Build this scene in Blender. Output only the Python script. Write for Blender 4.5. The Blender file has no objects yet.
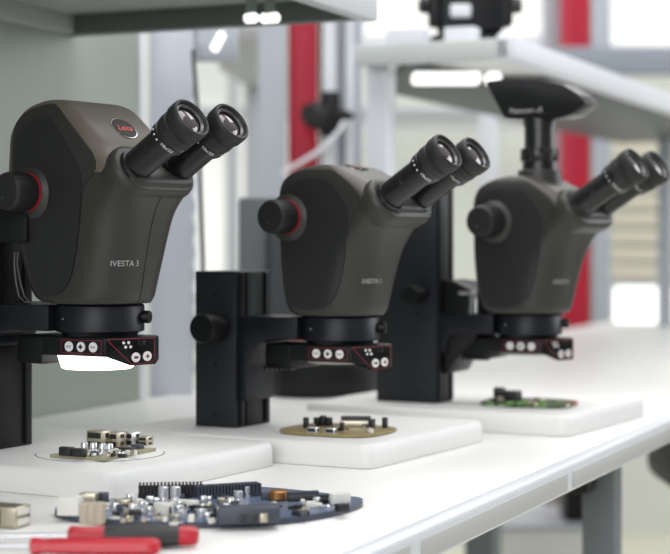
import bpy, bmesh, math, random
from mathutils import Vector, Matrix
from mathutils.bvhtree import BVHTree
random.seed(7)
R = math.radians
SC = bpy.context.scene
COL = SC.collection

# ------------------------------------------------------------------ camera
FPX, CX, HY = 1700.0, 335.0, 243.0          # focal length, centre column and horizon row in pixels (670 x 554 frame)
TZ = 0.80                                    # table top
EYE = TZ + 0.224
cam_d = bpy.data.cameras.new('camera')
cam = bpy.data.objects.new('camera', cam_d); COL.objects.link(cam)
cam.location = (0, 0, EYE); cam.rotation_euler = (R(90), 0, 0)
cam_d.sensor_fit = 'HORIZONTAL'; cam_d.sensor_width = 36.0
cam_d.lens = 36.0 * FPX / 670.0
cam_d.shift_y = -(277.0 - HY) / 670.0
cam_d.clip_start = 0.05; cam_d.clip_end = 60
cam_d.dof.use_dof = True; cam_d.dof.focus_distance = 1.57; cam_d.dof.aperture_fstop = 5.3
SC.camera = cam

# ------------------------------------------------------------------ world, lights, exposure
SC.view_settings.view_transform = 'Standard'; SC.view_settings.look = 'None'
SC.view_settings.gamma = 1.0; SC.view_settings.exposure = 0.0
SC.view_settings.use_curve_mapping = False
w = bpy.data.worlds.new('daylight'); SC.world = w; w.use_nodes = True
wn, wl = w.node_tree.nodes, w.node_tree.links
bg = wn['Background']
tc = wn.new('ShaderNodeTexCoord'); sx = wn.new('ShaderNodeSeparateXYZ'); cr = wn.new('ShaderNodeValToRGB')
mr = wn.new('ShaderNodeMapRange'); mr.inputs[1].default_value = -1; mr.inputs[2].default_value = 1
wl.new(tc.outputs['Generated'], sx.inputs[0]); wl.new(sx.outputs['Z'], mr.inputs[0]); wl.new(mr.outputs[0], cr.inputs[0])
cr.color_ramp.elements[0].position = 0.40; cr.color_ramp.elements[0].color = (0.16, 0.16, 0.155, 1)
cr.color_ramp.elements[1].position = 0.95; cr.color_ramp.elements[1].color = (0.80, 0.82, 0.85, 1)
e = cr.color_ramp.elements.new(0.55); e.color = (0.36, 0.37, 0.38, 1)
wl.new(cr.outputs[0], bg.inputs[0]); bg.inputs[1].default_value = 1.0

def area_light(name, loc, target, sx_, sy_, power, col):
    d = bpy.data.lights.new(name, 'AREA'); d.shape = 'RECTANGLE'; d.size = sx_; d.size_y = sy_
    d.energy = power; d.color = col
    o = bpy.data.objects.new(name, d); COL.objects.link(o); o.location = loc
    o.rotation_euler = (Vector(target) - Vector(loc)).to_track_quat('-Z', 'Y').to_euler()
    return o
area_light('ceiling_lamp', (0.1, 1.9, 3.0), (0.1, 1.9, 0.0), 2.4, 1.6, 37, (1.0, 0.98, 0.95))
area_light('window_light', (3.6, 3.4, 2.0), (0.2, 1.8, 0.9), 2.2, 1.8, 50, (0.93, 0.97, 1.0))
area_light('front_fill_light', (-0.9, -1.7, 1.9), (0.05, 1.7, 0.85), 2.6, 1.6, 61, (0.97, 0.985, 1.0))  # added frontal fill; its source behind the camera is unseen
area_light('room_lamp', (0.4, 5.0, 3.6), (0.4, 5.0, 0.0), 4.0, 2.5, 95, (1.0, 0.99, 0.97))

# ------------------------------------------------------------------ materials
def mat(name, col, rough=0.5, metal=0.0, spec=0.5, bump=0.0, bscale=400.0, var=0.0, vscale=12.0, coat=0.0, emit=None, estr=0.0, trans=0.0):
    m = bpy.data.materials.new(name); m.use_nodes = True
    n, l = m.node_tree.nodes, m.node_tree.links
    b = n['Principled BSDF']
    b.inputs['Base Color'].default_value = (*col, 1); b.inputs['Roughness'].default_value = rough
    b.inputs['Metallic'].default_value = metal; b.inputs['Specular IOR Level'].default_value = spec
    b.inputs['Coat Weight'].default_value = coat; b.inputs['Transmission Weight'].default_value = trans
    if emit: b.inputs['Emission Color'].default_value = (*emit, 1); b.inputs['Emission Strength'].default_value = estr
    c = n.new('ShaderNodeTexCoord')
    if var > 0:
        t = n.new('ShaderNodeTexNoise'); t.inputs['Scale'].default_value = vscale; t.inputs['Detail'].default_value = 4
        x = n.new('ShaderNodeMix'); x.data_type = 'RGBA'; x.blend_type = 'MULTIPLY'
        x.inputs[0].default_value = var; x.inputs[6].default_value = (*col, 1)
        l.new(c.outputs['Object'], t.inputs['Vector']); l.new(t.outputs['Fac'], x.inputs[7]); l.new(x.outputs[2], b.inputs['Base Color'])
    if bump > 0:
        t = n.new('ShaderNodeTexNoise'); t.inputs['Scale'].default_value = bscale; t.inputs['Detail'].default_value = 3
        u = n.new('ShaderNodeBump'); u.inputs['Strength'].default_value = bump; u.inputs['Distance'].default_value = 0.0005
        l.new(c.outputs['Object'], t.inputs['Vector']); l.new(t.outputs['Fac'], u.inputs['Height']); l.new(u.outputs['Normal'], b.inputs['Normal'])
    return m
def srgb(r, g, b):
    f = lambda c: (c/255/12.92) if c/255 <= .04045 else ((c/255+.055)/1.055)**2.4
    return (f(r), f(g), f(b))

M = {}
M['table'] = mat('white laminate', (0.82, 0.81, 0.79), 0.4, bump=0.02, var=0.03, vscale=30)
M['plate'] = mat('white painted plate', (0.80, 0.79, 0.775), 0.5, bump=0.25, bscale=900)
M['disc'] = mat('white stage insert', (0.84, 0.84, 0.82), 0.4, bump=0.02)
M['discrim'] = mat('dark gap', (0.03, 0.03, 0.03), 0.8, bump=0.05)
M['alu'] = mat('pale aluminium', (0.74, 0.76, 0.80), 0.35, metal=0.15, bump=0.03)
M['insert'] = mat('grey insert strip', (0.50, 0.50, 0.495), 0.5, bump=0.05)
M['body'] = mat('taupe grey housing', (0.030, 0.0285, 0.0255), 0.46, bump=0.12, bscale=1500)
M['cover'] = mat('taupe top-lit housing', (0.122, 0.106, 0.084), 0.46, bump=0.12, bscale=1500)  # taupe lightened: overhead light on the housing top is put into the colour
M['cover2'] = mat('grey top-lit housing', (0.060, 0.054, 0.045), 0.46, bump=0.12, bscale=1500)  # body grey lightened on top, light from above painted in
M['panel'] = mat('charcoal side panel', (0.0135, 0.014, 0.014), 0.5, bump=0.15, bscale=1500)
M['shell'] = mat('dark shell', (0.026, 0.0255, 0.024), 0.46, bump=0.1, bscale=1500)
M['black'] = mat('black anodised', (0.005, 0.0055, 0.0065), 0.45, spec=0.32, bump=0.06, bscale=900)
M['bluegrey'] = mat('blue black anodised', (0.006, 0.007, 0.011), 0.42, spec=0.35, bump=0.05, bscale=900)
M['column'] = mat('charcoal column', (0.0125, 0.014, 0.018), 0.45, spec=0.4, bump=0.06, bscale=900)
M['rubber'] = mat('black rubber', (0.012, 0.012, 0.0125), 0.55, bump=0.15, bscale=800)
M['gloss'] = mat('gloss black', (0.009, 0.009, 0.010), 0.32, coat=0.1, bump=0.01)
M['eye'] = mat('eyepiece barrel', (0.009, 0.009, 0.009), 0.32, bump=0.03)
M['lens'] = mat('coated lens', (0.05, 0.028, 0.034), 0.05, metal=0.6, coat=1.0, bump=0.01)
M['lensring'] = mat('lens ring', (0.12, 0.12, 0.12), 0.3, metal=0.7, bump=0.02)
M['red'] = mat('red ring', (0.36, 0.012, 0.02), 0.4, bump=0.02)
M['white'] = mat('white print', (0.46, 0.46, 0.46), 0.5, bump=0.01)
M['print2'] = mat('bright print', (0.8, 0.8, 0.8), 0.5, bump=0.01)
M['redprint'] = mat('dark red print', (0.17, 0.014, 0.024), 0.5, bump=0.01)
M['badge'] = mat('badge black', (0.010, 0.008, 0.008), 0.45, spec=0.3, bump=0.01)
M['chrome'] = mat('chrome', (0.75, 0.75, 0.74), 0.18, metal=1.0, bump=0.01)
M['badgered'] = mat('badge red', (0.70, 0.06, 0.05), 0.35, bump=0.01)
M['button'] = mat('pale button', (0.80, 0.78, 0.77), 0.5, bump=0.02)
M['glow'] = mat('lit diffuser', (0.9, 0.9, 0.9), 0.5, emit=(1, 1, 0.99), estr=2.5, bump=0.01)
M['cable'] = mat('grey cable', (0.07, 0.07, 0.07), 0.4, bump=0.02)
M['diffuser'] = mat('unlit diffuser', (0.38, 0.38, 0.36), 0.5, bump=0.02)

# ------------------------------------------------------------------ mesh helpers
class MB:
    """collects shapes into one mesh object"""
    def __init__(s): s.bm = bmesh.new(); s.mi = 0; s.mats = []
    def _in(s, t, m=None):
        if m is not None: bmesh.ops.transform(t, matrix=m, verts=t.verts)
        vs = [s.bm.verts.new(v.co) for v in t.verts]
        t.verts.index_update()
        for f in t.faces:
            try:
                nf = s.bm.faces.new([vs[v.index] for v in f.verts]); nf.material_index = s.mi
            except ValueError: pass
        t.free(); return s
    def box(s, c, d, bev=0.0, rot=None, seg=2):
        t = bmesh.new(); bmesh.ops.create_cube(t, size=1)
        bmesh.ops.scale(t, vec=d, verts=t.verts)
        if bev > 0: bmesh.ops.bevel(t, geom=list(t.edges), offset=bev, segments=seg, affect='EDGES', profile=0.5)
        m = Matrix.Translation(c)
        if rot is not None: m = m @ (rot if isinstance(rot, Matrix) else Matrix.Rotation(rot, 4, 'Z'))
        return s._in(t, m)
    def lathe(s, prof, o=(0, 0, 0), d=(0, 0, 1), seg=40, cap0=True, cap1=True):
        """prof: list of (t along d, radius)"""
        t = bmesh.new(); rings = []
        for (h, r) in prof:
            rings.append([t.verts.new((r*math.cos(2*math.pi*k/seg), r*math.sin(2*math.pi*k/seg), h)) for k in range(seg)])
        for a, b in zip(rings, rings[1:]):
            for k in range(seg): t.faces.new((a[k], a[(k+1) % seg], b[(k+1) % seg], b[k]))
        if cap0: t.faces.new(rings[0][::-1])
        if cap1: t.faces.new(rings[-1])
        q = Vector(d).normalized().to_track_quat('Z', 'Y').to_matrix().to_4x4()
        return s._in(t, Matrix.Translation(o) @ q)
    def prism(s, poly, z0, z1, m=None, bev=0.0, seg=2):
        """poly in XY, extruded z0..z1"""
        t = bmesh.new()
        a = [t.verts.new((x, y, z0)) for x, y in poly]; b = [t.verts.new((x, y, z1)) for x, y in poly]
        n = len(poly)
        t.faces.new(a[::-1]); t.faces.new(b)
        for k in range(n): t.faces.new((a[k], a[(k+1) % n], b[(k+1) % n], b[k]))
        bmesh.ops.recalc_face_normals(t, faces=t.faces)
        if bev > 0: bmesh.ops.bevel(t, geom=list(t.edges), offset=bev, segments=seg, affect='EDGES', profile=0.5, clamp_overlap=True)
        return s._in(t, m)
    def tube(s, pts, r, seg=10):
        pts = [Vector(p) for p in pts]; t = bmesh.new(); rings = []
        for i, p in enumerate(pts):
            dv = (pts[min(i+1, len(pts)-1)] - pts[max(i-1, 0)]).normalized()
            q = dv.to_track_quat('Z', 'Y')
            rings.append([t.verts.new(p + q @ Vector((r*math.cos(2*math.pi*k/seg), r*math.sin(2*math.pi*k/seg), 0))) for k in range(seg)])
        for a, b in zip(rings, rings[1:]):
            best = min(range(seg), key=lambda o: (a[0].co-b[o].co).length)
            for k in range(seg): t.faces.new((a[k], a[(k+1) % seg], b[(k+1+best) % seg], b[(k+best) % seg]))
        t.faces.new(rings[0][::-1]); t.faces.new(rings[-1])
        return s._in(t)
    def build(s, name, material, parent=None, loc=(0, 0, 0), rotz=0.0, ang=35, recalc=True):
        me = bpy.data.meshes.new(name)
        if recalc: bmesh.ops.recalc_face_normals(s.bm, faces=s.bm.faces)
        s.bm.to_mesh(me); s.bm.free()
        for p in me.polygons: p.use_smooth = True
        me.set_sharp_from_angle(angle=R(ang))
        for mm in (material if isinstance(material, (list, tuple)) else [material]): me.materials.append(mm)
        o = bpy.data.objects.new(name, me); COL.objects.link(o)
        o.location = loc; o.rotation_euler = (0, 0, rotz)
        if parent: o.parent = parent
        return o
def tag(o, label=None, cat=None, group=None, kind=None):
    if label: o['label'] = label
    if cat: o['category'] = cat
    if group: o['group'] = group
    if kind: o['kind'] = kind
    return o
def empty(name, loc, rotz=0.0):
    o = bpy.data.objects.new(name, None); COL.objects.link(o); o.location = loc; o.rotation_euler = (0, 0, rotz)
    o.empty_display_size = 0.02
    return o
def gp(x, y, z=TZ):
    """point of the plane at height z that the photo shows at pixel x, y"""
    Y = FPX*(EYE - z)/(y - HY); return Vector(((x-CX)/FPX*Y, Y, z))
def at(x, y, Y):
    return Vector(((x-CX)/FPX*Y, Y, EYE-(y-HY)/FPX*Y))
def text_mesh(body, size, shear=0.0, bold=0.0):
    c = bpy.data.curves.new('lettering', 'FONT'); c.body = body; c.size = size; c.shear = shear; c.offset = bold
    c.align_x = 'LEFT'; c.resolution_u = 3
    o = bpy.data.objects.new('lettering', c); COL.objects.link(o)
    bpy.context.view_layer.update()
    dg = bpy.context.evaluated_depsgraph_get()
    me = bpy.data.meshes.new_from_object(o.evaluated_get(dg))
    bpy.data.objects.remove(o); bpy.data.curves.remove(c)
    t = bmesh.new(); t.from_mesh(me); bpy.data.meshes.remove(me)
    bmesh.ops.triangulate(t, faces=t.faces)
    return t
def text_on(name, body, size, fn, material, parent, width=None, shear=0.0, bold=0.0, thick=0.0):
    """lettering whose flat x, y go through fn(x, y) -> point"""
    t = text_mesh(body, size, shear, bold)
    xs = [v.co.x for v in t.verts]; ys = [v.co.y for v in t.verts]
    x0, x1 = min(xs), max(xs); y0, y1 = min(ys), max(ys)
    k = (width/(x1-x0)) if width else 1.0
    for _ in range(2): bmesh.ops.subdivide_edges(t, edges=[e_ for e_ in t.edges if e_.calc_length() > size*.12], cuts=1); bmesh.ops.triangulate(t, faces=t.faces)
    for v in t.verts: v.co = fn((v.co.x-(x0+x1)/2)*k, (v.co.y-(y0+y1)/2)*(k if width else 1))
    mb = MB(); mb._in(t)
    return mb.build(name, material, parent, recalc=False)
def interp(keys, z):
    """smooth interpolation of key rows (z, a, b, ...)"""
    n = len(keys)
    if z <= keys[0][0]: return keys[0][1:]
    if z >= keys[-1][0]: return keys[-1][1:]
    for i in range(n-1):
        if keys[i][0] <= z <= keys[i+1][0]: break
    out = []; h = keys[i+1][0]-keys[i][0]; t = (z-keys[i][0])/h
    for c in range(1, len(keys[0])):
        def sl(j):
            if j <= 0 or j >= n-1: 
                a, b = (0, 1) if j <= 0 else (n-2, n-1)
                return (keys[b][c]-keys[a][c])/(keys[b][0]-keys[a][0])
            d0 = (keys[j][c]-keys[j-1][c])/(keys[j][0]-keys[j-1][0]); d1 = (keys[j+1][c]-keys[j][c])/(keys[j+1][0]-keys[j][0])
            return 0 if d0*d1 <= 0 else 2*d0*d1/(d0+d1)
        p0, p1, m0, m1 = keys[i][c], keys[i+1][c], sl(i)*h, sl(i+1)*h
        out.append((2*t**3-3*t**2+1)*p0+(t**3-2*t**2+t)*m0+(-2*t**3+3*t**2)*p1+(t**3-t**2)*m1)
    return out
def smooth_poly(pts, it=2):
    for _ in range(it):
        q = []
        for a, b in zip(pts, pts[1:]+pts[:1]):
            q += [(a[0]*.75+b[0]*.25, a[1]*.75+b[1]*.25), (a[0]*.25+b[0]*.75, a[1]*.25+b[1]*.75)]
        pts = q
    return pts

# ------------------------------------------------------------------ bench frame: s runs along the front edge, n runs back from it
BO = Vector((0.0144, 1.224, 0)); BT = Vector((0.4, 0.9165, 0)).normalized(); BN = Vector((-BT.y, BT.x, 0))
BANG = math.atan2(BT.y, BT.x)
def bp(s, n, z=0.0): return BO + BT*s + BN*n + Vector((0, 0, z))
def bbox(mb, s0, s1, n0, n1, z0, z1, bev=0.0):
    return mb.box(bp((s0+s1)/2, (n0+n1)/2, (z0+z1)/2), (s1-s0, n1-n0, z1-z0), bev, BANG)

# ================================================================== room
M['floor'] = mat('beige floor', srgb(205, 203, 188), 0.35, bump=0.02, var=0.1, vscale=3)
M['wall'] = mat('off white wall', srgb(222, 225, 216), 0.7, bump=0.05, var=0.06, vscale=2)
M['blind'] = mat('beige blind', srgb(214, 210, 192), 0.7, bump=0.05, var=0.06, vscale=2)
M['lightpane'] = mat('bright window', (0.9, 0.9, 0.9), 0.3, emit=(1, 1, 0.99), estr=1.35, bump=0.01)
M['warmpane'] = mat('daylit window', (0.8, 0.8, 0.76), 0.3, emit=(1, 0.985, 0.94), estr=0.4, bump=0.01)
M['mullion'] = mat('grey mullion', srgb(176, 180, 184), 0.5, bump=0.03)
M['redcol'] = mat('crimson paint', srgb(176, 6, 44), 0.45, bump=0.03)
M['post'] = mat('grey aluminium', srgb(178, 184, 192), 0.4, metal=0.1, bump=0.03)
M['postdark'] = mat('slate paint', srgb(120, 126, 132), 0.5, bump=0.03)
M['postwhite'] = mat('white aluminium', srgb(222, 224, 230), 0.4, bump=0.03)
M['screen'] = mat('sage grey screen', srgb(150, 160, 150), 0.35, bump=0.02, var=0.05, vscale=2)
M['shelf'] = mat('pale grey shelf', srgb(196, 200, 200), 0.45, bump=0.03)
M['under'] = mat('sage grey underside', srgb(132, 140, 136), 0.5, bump=0.03)
YB = 6.0
M['black'] = mat('black anodised', (0.005, 0.0055, 0.0065), 0.45, spec=0.32, bump=0.06, bscale=900)
M['lightgrey'] = mat('light grey board', srgb(222, 224, 222), 0.5, bump=0.03)
M['paleblue'] = mat('pale blue grey aluminium', srgb(205, 209, 220), 0.4, bump=0.03)
M['underlight'] = mat('pale sage board', srgb(168, 174, 168), 0.5, bump=0.03)
M['undershade'] = mat('shaded underside', srgb(78, 84, 82), 0.5, bump=0.03)  # shade beneath the far shelf is put into this darker colour
M['rail'] = mat('dark sage rail', srgb(100, 107, 104), 0.5, bump=0.03)
M['beam'] = mat('slate beam', srgb(140, 148, 158), 0.5, bump=0.03)
M['cabledark'] = mat('dark cable', srgb(70, 74, 74), 0.5, bump=0.03)
M['monitor'] = mat('grey plastic', srgb(104, 109, 112), 0.5, bump=0.05)
M['monitordark'] = mat('dark grey plastic', srgb(64, 67, 72), 0.5, bump=0.05)
M['lamp'] = mat('lamp glow', (0.9, 0.9, 0.9), 0.4, emit=(1, 1, 0.98), estr=1.2, bump=0.01)
def stbox(name, mb, m, kind='structure', parent=None):
    o = mb.build(name, m, parent)
    if parent is None: o['kind'] = kind
    return o
mb = MB(); mb.box((0.5, 3.0, -0.02), (7, 8, 0.04)); stbox('floor', mb, M['floor'])
mb = MB(); mb.box((0.5, YB+0.06, 1.4), (7, 0.12, 2.8)); stbox('wall_back', mb, M['wall'])
def window(n, x0, y0, x1, y1, pane, bands=()):
    a, b = at(x0, y0, YB), at(x1, y1, YB)
    mb = MB(); t = 0.04
    for (u0, u1, v0, v1) in ((a.x-t, b.x+t, a.z, a.z+t), (a.x-t, b.x+t, b.z-t, b.z), (a.x-t, a.x, b.z, a.z), (b.x, b.x+t, b.z, a.z)):
        mb.box(((u0+u1)/2, YB-0.02, (v0+v1)/2), (u1-u0, 0.06, v1-v0))
    o = mb.build('window_%d' % n, M['postwhite']); o['kind'] = 'structure'
    mb = MB(); mb.box(((a.x+b.x)/2, YB-0.008, (a.z+b.z)/2), (b.x-a.x, 0.012, a.z-b.z)); mb.build('pane', M[pane], o)
    return o
window(1, 199, 120, 226, 300, 'warmpane'); window(2, 240, 120, 330, 300, 'warmpane')
window(3, 606, -60, 700, 46, 'warmpane'); window(4, 612, 286, 700, 344, 'lightpane')
window(5, 365, -60, 545, 36, 'warmpane'); 
# window blinds
mb = MB()
for k in range(10): 
    a, b = at(604, 108+k*17.5, YB-0.1), at(700, 108+(k+1)*17.5-4, YB-0.1)
    mb.box(((a.x+b.x)/2, YB-0.1, (a.z+b.z)/2), (b.x-a.x, 0.012, a.z-b.z), 0.002)
a, b = at(604, 104, YB-0.1), at(700, 110, YB-0.1)
mb.box(((a.x+b.x)/2, YB-0.1, (a.z+b.z)/2), (b.x-a.x, 0.05, a.z-b.z))
tag(mb.build('window_blind', M['blind']), 'beige slatted blind hanging beyond the camera-topped microscope', 'blind')

# ================================================================== workbench
bench = empty('workbench', bp(1.2, 0.37, 0), 0)
tag(bench, 'long white workbench with aluminium edge and shelf frame carrying the microscopes', 'workbench')
def bpart(name, mb, m, parent=None):
    o = mb.build(name, m); par = parent or bench
    o.parent = par
    o.matrix_parent_inverse = Matrix.Translation(-bench.location) if par is bench else Matrix.Identity(4)
    return o
S0, S1 = -1.2, 3.6
mb = MB(); bbox(mb, S0, S1, 0.012, 0.75, TZ-0.026, TZ, 0.002); top = bpart('tabletop', mb, M['table'])
mb = MB(); bbox(mb, S0, S1, -0.004, 0.014, TZ-0.030, TZ-0.0003, 0.003)
prof = bpart('edge_profile', mb, M['alu'])
for (a, b) in ((-0.55, 0.098), (0.124, 0.54), (0.561, 1.25), (1.27, 2.0)):
    mb = MB(); bbox(mb, a, b, -0.0055, 0.0, TZ-0.0265, TZ-0.0085, 0.001); bpart('edge_insert', mb, M['insert'], prof)
for (s, n, sw, nw, m) in ((1.077, 0.10, 0.04, 0.045, 'postdark'), (1.077, 0.62, 0.04, 0.045, 'postdark'), (2.13, 0.10, 0.06, 0.06, 'postdark'), (2.13, 0.62, 0.06, 0.06, 'postdark'), (-0.9, 0.1, 0.075, 0.06, 'postdark'), (-0.9, 0.62, 0.075, 0.06, 'postdark')):
    mb = MB(); bbox(mb, s-sw/2, s+sw/2, n-nw/2, n+nw/2, 0.0, TZ-0.026, 0.004); bpart('leg', mb, M[m])
mb = MB(); bbox(mb, 1.01, 1.05, 0.10, 0.16, 0.70, TZ-0.026, 0.004); bpart('power_box', mb, M['black'])
mb = MB(); bbox(mb, S0, 0.985, 0.752, 0.772, TZ-0.1, 1.62); bpart('back_screen', mb, M['screen'])
mb = MB(); bbox(mb, 0.985, 1.003, 0.748, 0.776, TZ-0.1, 1.62, 0.003); bpart('screen_edge', mb, M['postwhite'])
# upright beside the screen
pc = at(171, 385, 2.53)
mb = MB(); mb.box((pc.x, pc.y, 1.2), (0.064, 0.05, 0.84), 0.004, R(6)); up = bpart('upright_post', mb, M['paleblue'])
mb = MB()
for k in range(22): mb.box((pc.x+0.0335, pc.y-0.012, 0.84+k*0.034), (0.006, 0.012, 0.018), 0, R(6))
bpart('slot_strip', mb, M['post'], up)
a = at(150, 24, 2.5); b = at(236, 58, 2.5)
mb = MB(); mb.box(((a.x+b.x)/2, 2.55, (a.z+b.z)/2), (b.x-a.x, 0.03, a.z-b.z), 0.003); bpart('shelf_bracket', mb, M['post'])
# near shelf
SZ = 1.303
mb = MB(); bbox(mb, S0, 0.80, 0.333, 0.75, SZ+0.022, SZ+0.036, 0.001); sh = bpart('shelf', mb, M['underlight'])
mb = MB(); bbox(mb, S0, 0.79, 0.735, 0.752, SZ-0.003, SZ+0.024, 0.002); bpart('rear_rail', mb, M['underlight'], sh)
mb = MB(); bbox(mb, 0.79, 0.815, 0.333, 0.752, SZ-0.004, SZ+0.024, 0.002)
for n in (0.46, 0.6): mb.lathe([(0, 0.004), (0.003, 0.003)], bp(0.79, n, SZ+0.016), -BT, 12)
bpart('shelf_rail', mb, M['rail'], sh)
mb = MB(); bbox(mb, S0, 0.815, 0.313, 0.335, SZ-0.006, SZ+0.040, 0.003); bpart('shelf_edge', mb, M['postwhite'], sh)
for (x0, x1) in ((244, 258), (260, 280)):
    p = at((x0+x1)/2, 18, 2.0); hw = (x1-x0)/2/1700*2.0
    mb = MB(); mb.lathe([(-hw, 0.004), (-hw+0.003, 0.0065), (hw-0.003, 0.0065), (hw, 0.004)], (p.x, p.y, p.z), (0.96, -0.28, 0.02), 16); bpart('shelf_lamp', mb, M['lamp'], sh)
    mb = MB(); mb.box((p.x, p.y+0.002, (p.z+SZ+0.004)/2+0.004), (0.012, 0.01, abs(SZ+0.004-p.z)+0.008)); bpart('lamp_bracket', mb, M['under'], sh)
# far shelf
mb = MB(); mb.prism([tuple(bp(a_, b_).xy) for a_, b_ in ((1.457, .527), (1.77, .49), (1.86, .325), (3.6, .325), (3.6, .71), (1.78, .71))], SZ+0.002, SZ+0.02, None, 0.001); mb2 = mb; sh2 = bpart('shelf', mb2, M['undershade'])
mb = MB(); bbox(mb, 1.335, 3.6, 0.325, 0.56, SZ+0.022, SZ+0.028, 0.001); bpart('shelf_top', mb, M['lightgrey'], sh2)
mb = MB(); bbox(mb, 1.317, 1.338, 0.305, 0.56, SZ-0.002, SZ+0.030, 0.003); bpart('shelf_end', mb, M['shelf'], sh2)
mb = MB(); bbox(mb, 1.317, 3.6, 0.296, 0.328, SZ-0.004, SZ+0.032, 0.004); bpart('shelf_edge', mb, M['postwhite'], sh2)

for (x0, x1, q) in ((412, 480, 0.40), (486, 500, 0.34)):
    p = at((x0+x1)/2, 66, 2.78); hw = (x1-x0)/2/1700*2.78
    mb = MB(); mb.box((p.x, p.y, SZ-0.010), (2*hw, 0.05, 0.018), 0.005, BANG+R(90)-R(90)+R(-66+0)); bpart('shelf_lamp', mb, M['lamp'], sh2)
mb = MB(); bbox(mb, 1.36, 1.40, 0.52, 0.556, TZ, SZ+0.002, 0.003); bpart('upright_post', mb, M['postwhite'])
mb = MB(); bbox(mb, 3.4, 3.44, 0.52, 0.556, TZ, SZ+0.002, 0.003); bpart('upright_post', mb, M['post'])

# ================================================================== behind the bench
def upright(x0, x1, Y, m, label, ztop=2.1, name='aluminium_upright', zb=0.0, group=None, cat='post', d=0.05):
    a, b = at(x0, 0, Y), at(x1, 0, Y)
    mb = MB(); mb.box(((a.x+b.x)/2, Y+d/2, (zb+ztop)/2), (b.x-a.x, d, ztop-zb), 0.003)
    mb.box(((a.x+b.x)/2, Y-0.0005, (zb+ztop)/2), ((b.x-a.x)*.16, 0.004, ztop-zb-0.02))
    return tag(mb.build(name, M[m]), label, cat, group)
upright(258, 286, 3.3, 'post', 'grey aluminium post just left of the crimson column behind the middle microscope')
upright(288, 318, 3.34, 'redcol', 'crimson column behind the middle microscope, black joint clamped on it', name='red_column', cat='column')
upright(319, 322.5, 3.36, 'black', 'thin black strip along the edge of the crimson column', name='black_strip', cat='strip', d=0.02)
upright(323, 335, 3.3, 'postwhite', 'narrow white post just right of the black joint on the crimson column')
upright(336, 346, 3.36, 'post', 'grey post between two narrow white posts behind the middle microscope')
upright(347, 354, 3.3, 'postwhite', 'thinnest white post behind the middle microscope, near the end of the right shelf')
upright(354.5, 362, 3.34, 'post', 'pale grey post where the right shelf ends')
upright(562, 590, 5.2, 'redcol', 'crimson column behind the microscope carrying a camera', name='red_column', cat='column')
upright(543, 560, 5.3, 'post', 'grey post just left of the crimson column behind the camera')
upright(592, 611, 5.2, 'post', 'pale grey post just right of the crimson column behind the camera')
upright(228, 238, 5.4, 'mullion', 'grey slender post by the window between the first two microscopes')
mb = MB(); a, b = at(548, 48, 5.1), at(720, 75, 5.1); mb.box(((a.x+b.x)/2, 5.1, (a.z+b.z)/2), (b.x-a.x, 0.06, a.z-b.z), 0.004)
tag(mb.build('crossbeam', M['beam']), 'slate grey horizontal beam above the right shelf, crossing the crimson column', 'beam')
mb = MB()
for (y0, y1, m_) in ((106, 118, 0),):
    a, b = at(362, y0, 5.8), at(545, y1, 5.8); mb.box(((a.x+b.x)/2, 5.86, (a.z+b.z)/2), (b.x-a.x, 0.08, a.z-b.z), 0.004)
o = mb.build('trim_1', M['mullion']); o['kind'] = 'structure'
mb = MB(); a, b = at(362, 121, 5.8), at(545, 126, 5.8); mb.box(((a.x+b.x)/2, 5.88, (a.z+b.z)/2), (b.x-a.x, 0.08, a.z-b.z), 0.004)
o = mb.build('trim_2', M['postwhite']); o['kind'] = 'structure'
mb = MB(); a, b = at(197, 106, 5.8), at(258, 117, 5.8); mb.box(((a.x+b.x)/2, 5.86, (a.z+b.z)/2), (b.x-a.x, 0.08, a.z-b.z), 0.004)
o = mb.build('trim_3', M['mullion']); o['kind'] = 'structure'
# far bench shelf on a post, seen from below
ZS2 = 1.3275
def slab(px, z, th):
    q = [gp(x, y, z) for x, y in px]
    mb = MB(); mb.prism([(p.x, p.y) for p in q], z, z+th, None, 0.003); return mb
def spart(par, name, mb, m):
    o = mb.build(name, m, par); o.matrix_parent_inverse = Matrix.Translation(-par.location); return o
upright(480, 498, 4.7, 'postwhite', 'pale post standing behind the eyepieces of the middle microscope, left of the camera')
st2 = empty('shelf_stand', gp(247, 75, 1.46).xy.to_3d())
tag(st2, 'grey slanting shelf on a post, above and between the left and middle eyepieces', 'shelf')
spart(st2, 'shelf_board', slab([(219, 40), (262, 40), (262, 97), (219, 70)], 1.46, 0.03), M['mullion'])
p = gp(252, 88, 1.46); mb = MB(); mb.box((p.x, p.y, 0.73), (0.04, 0.04, 1.46), 0.003); spart(st2, 'post', mb, M['mullion'])
# slim luminaire hanging beyond the left microscope
lz = empty('hanging_lamp', at(218, 42, 2.42)); tag(lz, 'small slanting tube lamp hanging under the left shelf, above the left eyepieces', 'lamp')
d = Vector((0.5, -0.2, 0.9)).normalized()
mb = MB(); mb.lathe([(-0.015, 0.003), (-0.012, 0.0065), (0.012, 0.0065), (0.015, 0.004)], (0, 0, 0), d, 20); mb.build('tube', M['lamp'], lz)
mb = MB(); mb.tube([d*0.014, d*0.02+Vector((0, 0.02, 0.004)), d*0.02+Vector((0, 0.066, 0.006))], 0.002, 8); mb.build('cord', M['post'], lz)
cb = empty('cabinet', (at(541, 540, 4.1).x, 4.25, 0)); tag(cb, 'low light grey cabinet on the floor beneath the bench end', 'cabinet')
cz = at(0, 525, 4.1).z; cw_ = (592-490)/1700*4.1
mb = MB(); mb.box((0, 0, cz/2), (cw_, 0.3, cz-0.02), 0.006); mb.build('body', M['lightgrey'], cb)
mb = MB(); mb.box((0, 0, cz-0.006), (cw_+0.01, 0.31, 0.012), 0.003); mb.build('top', M['post'], cb)
bx0 = at(579, 525, 4.12)
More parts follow.
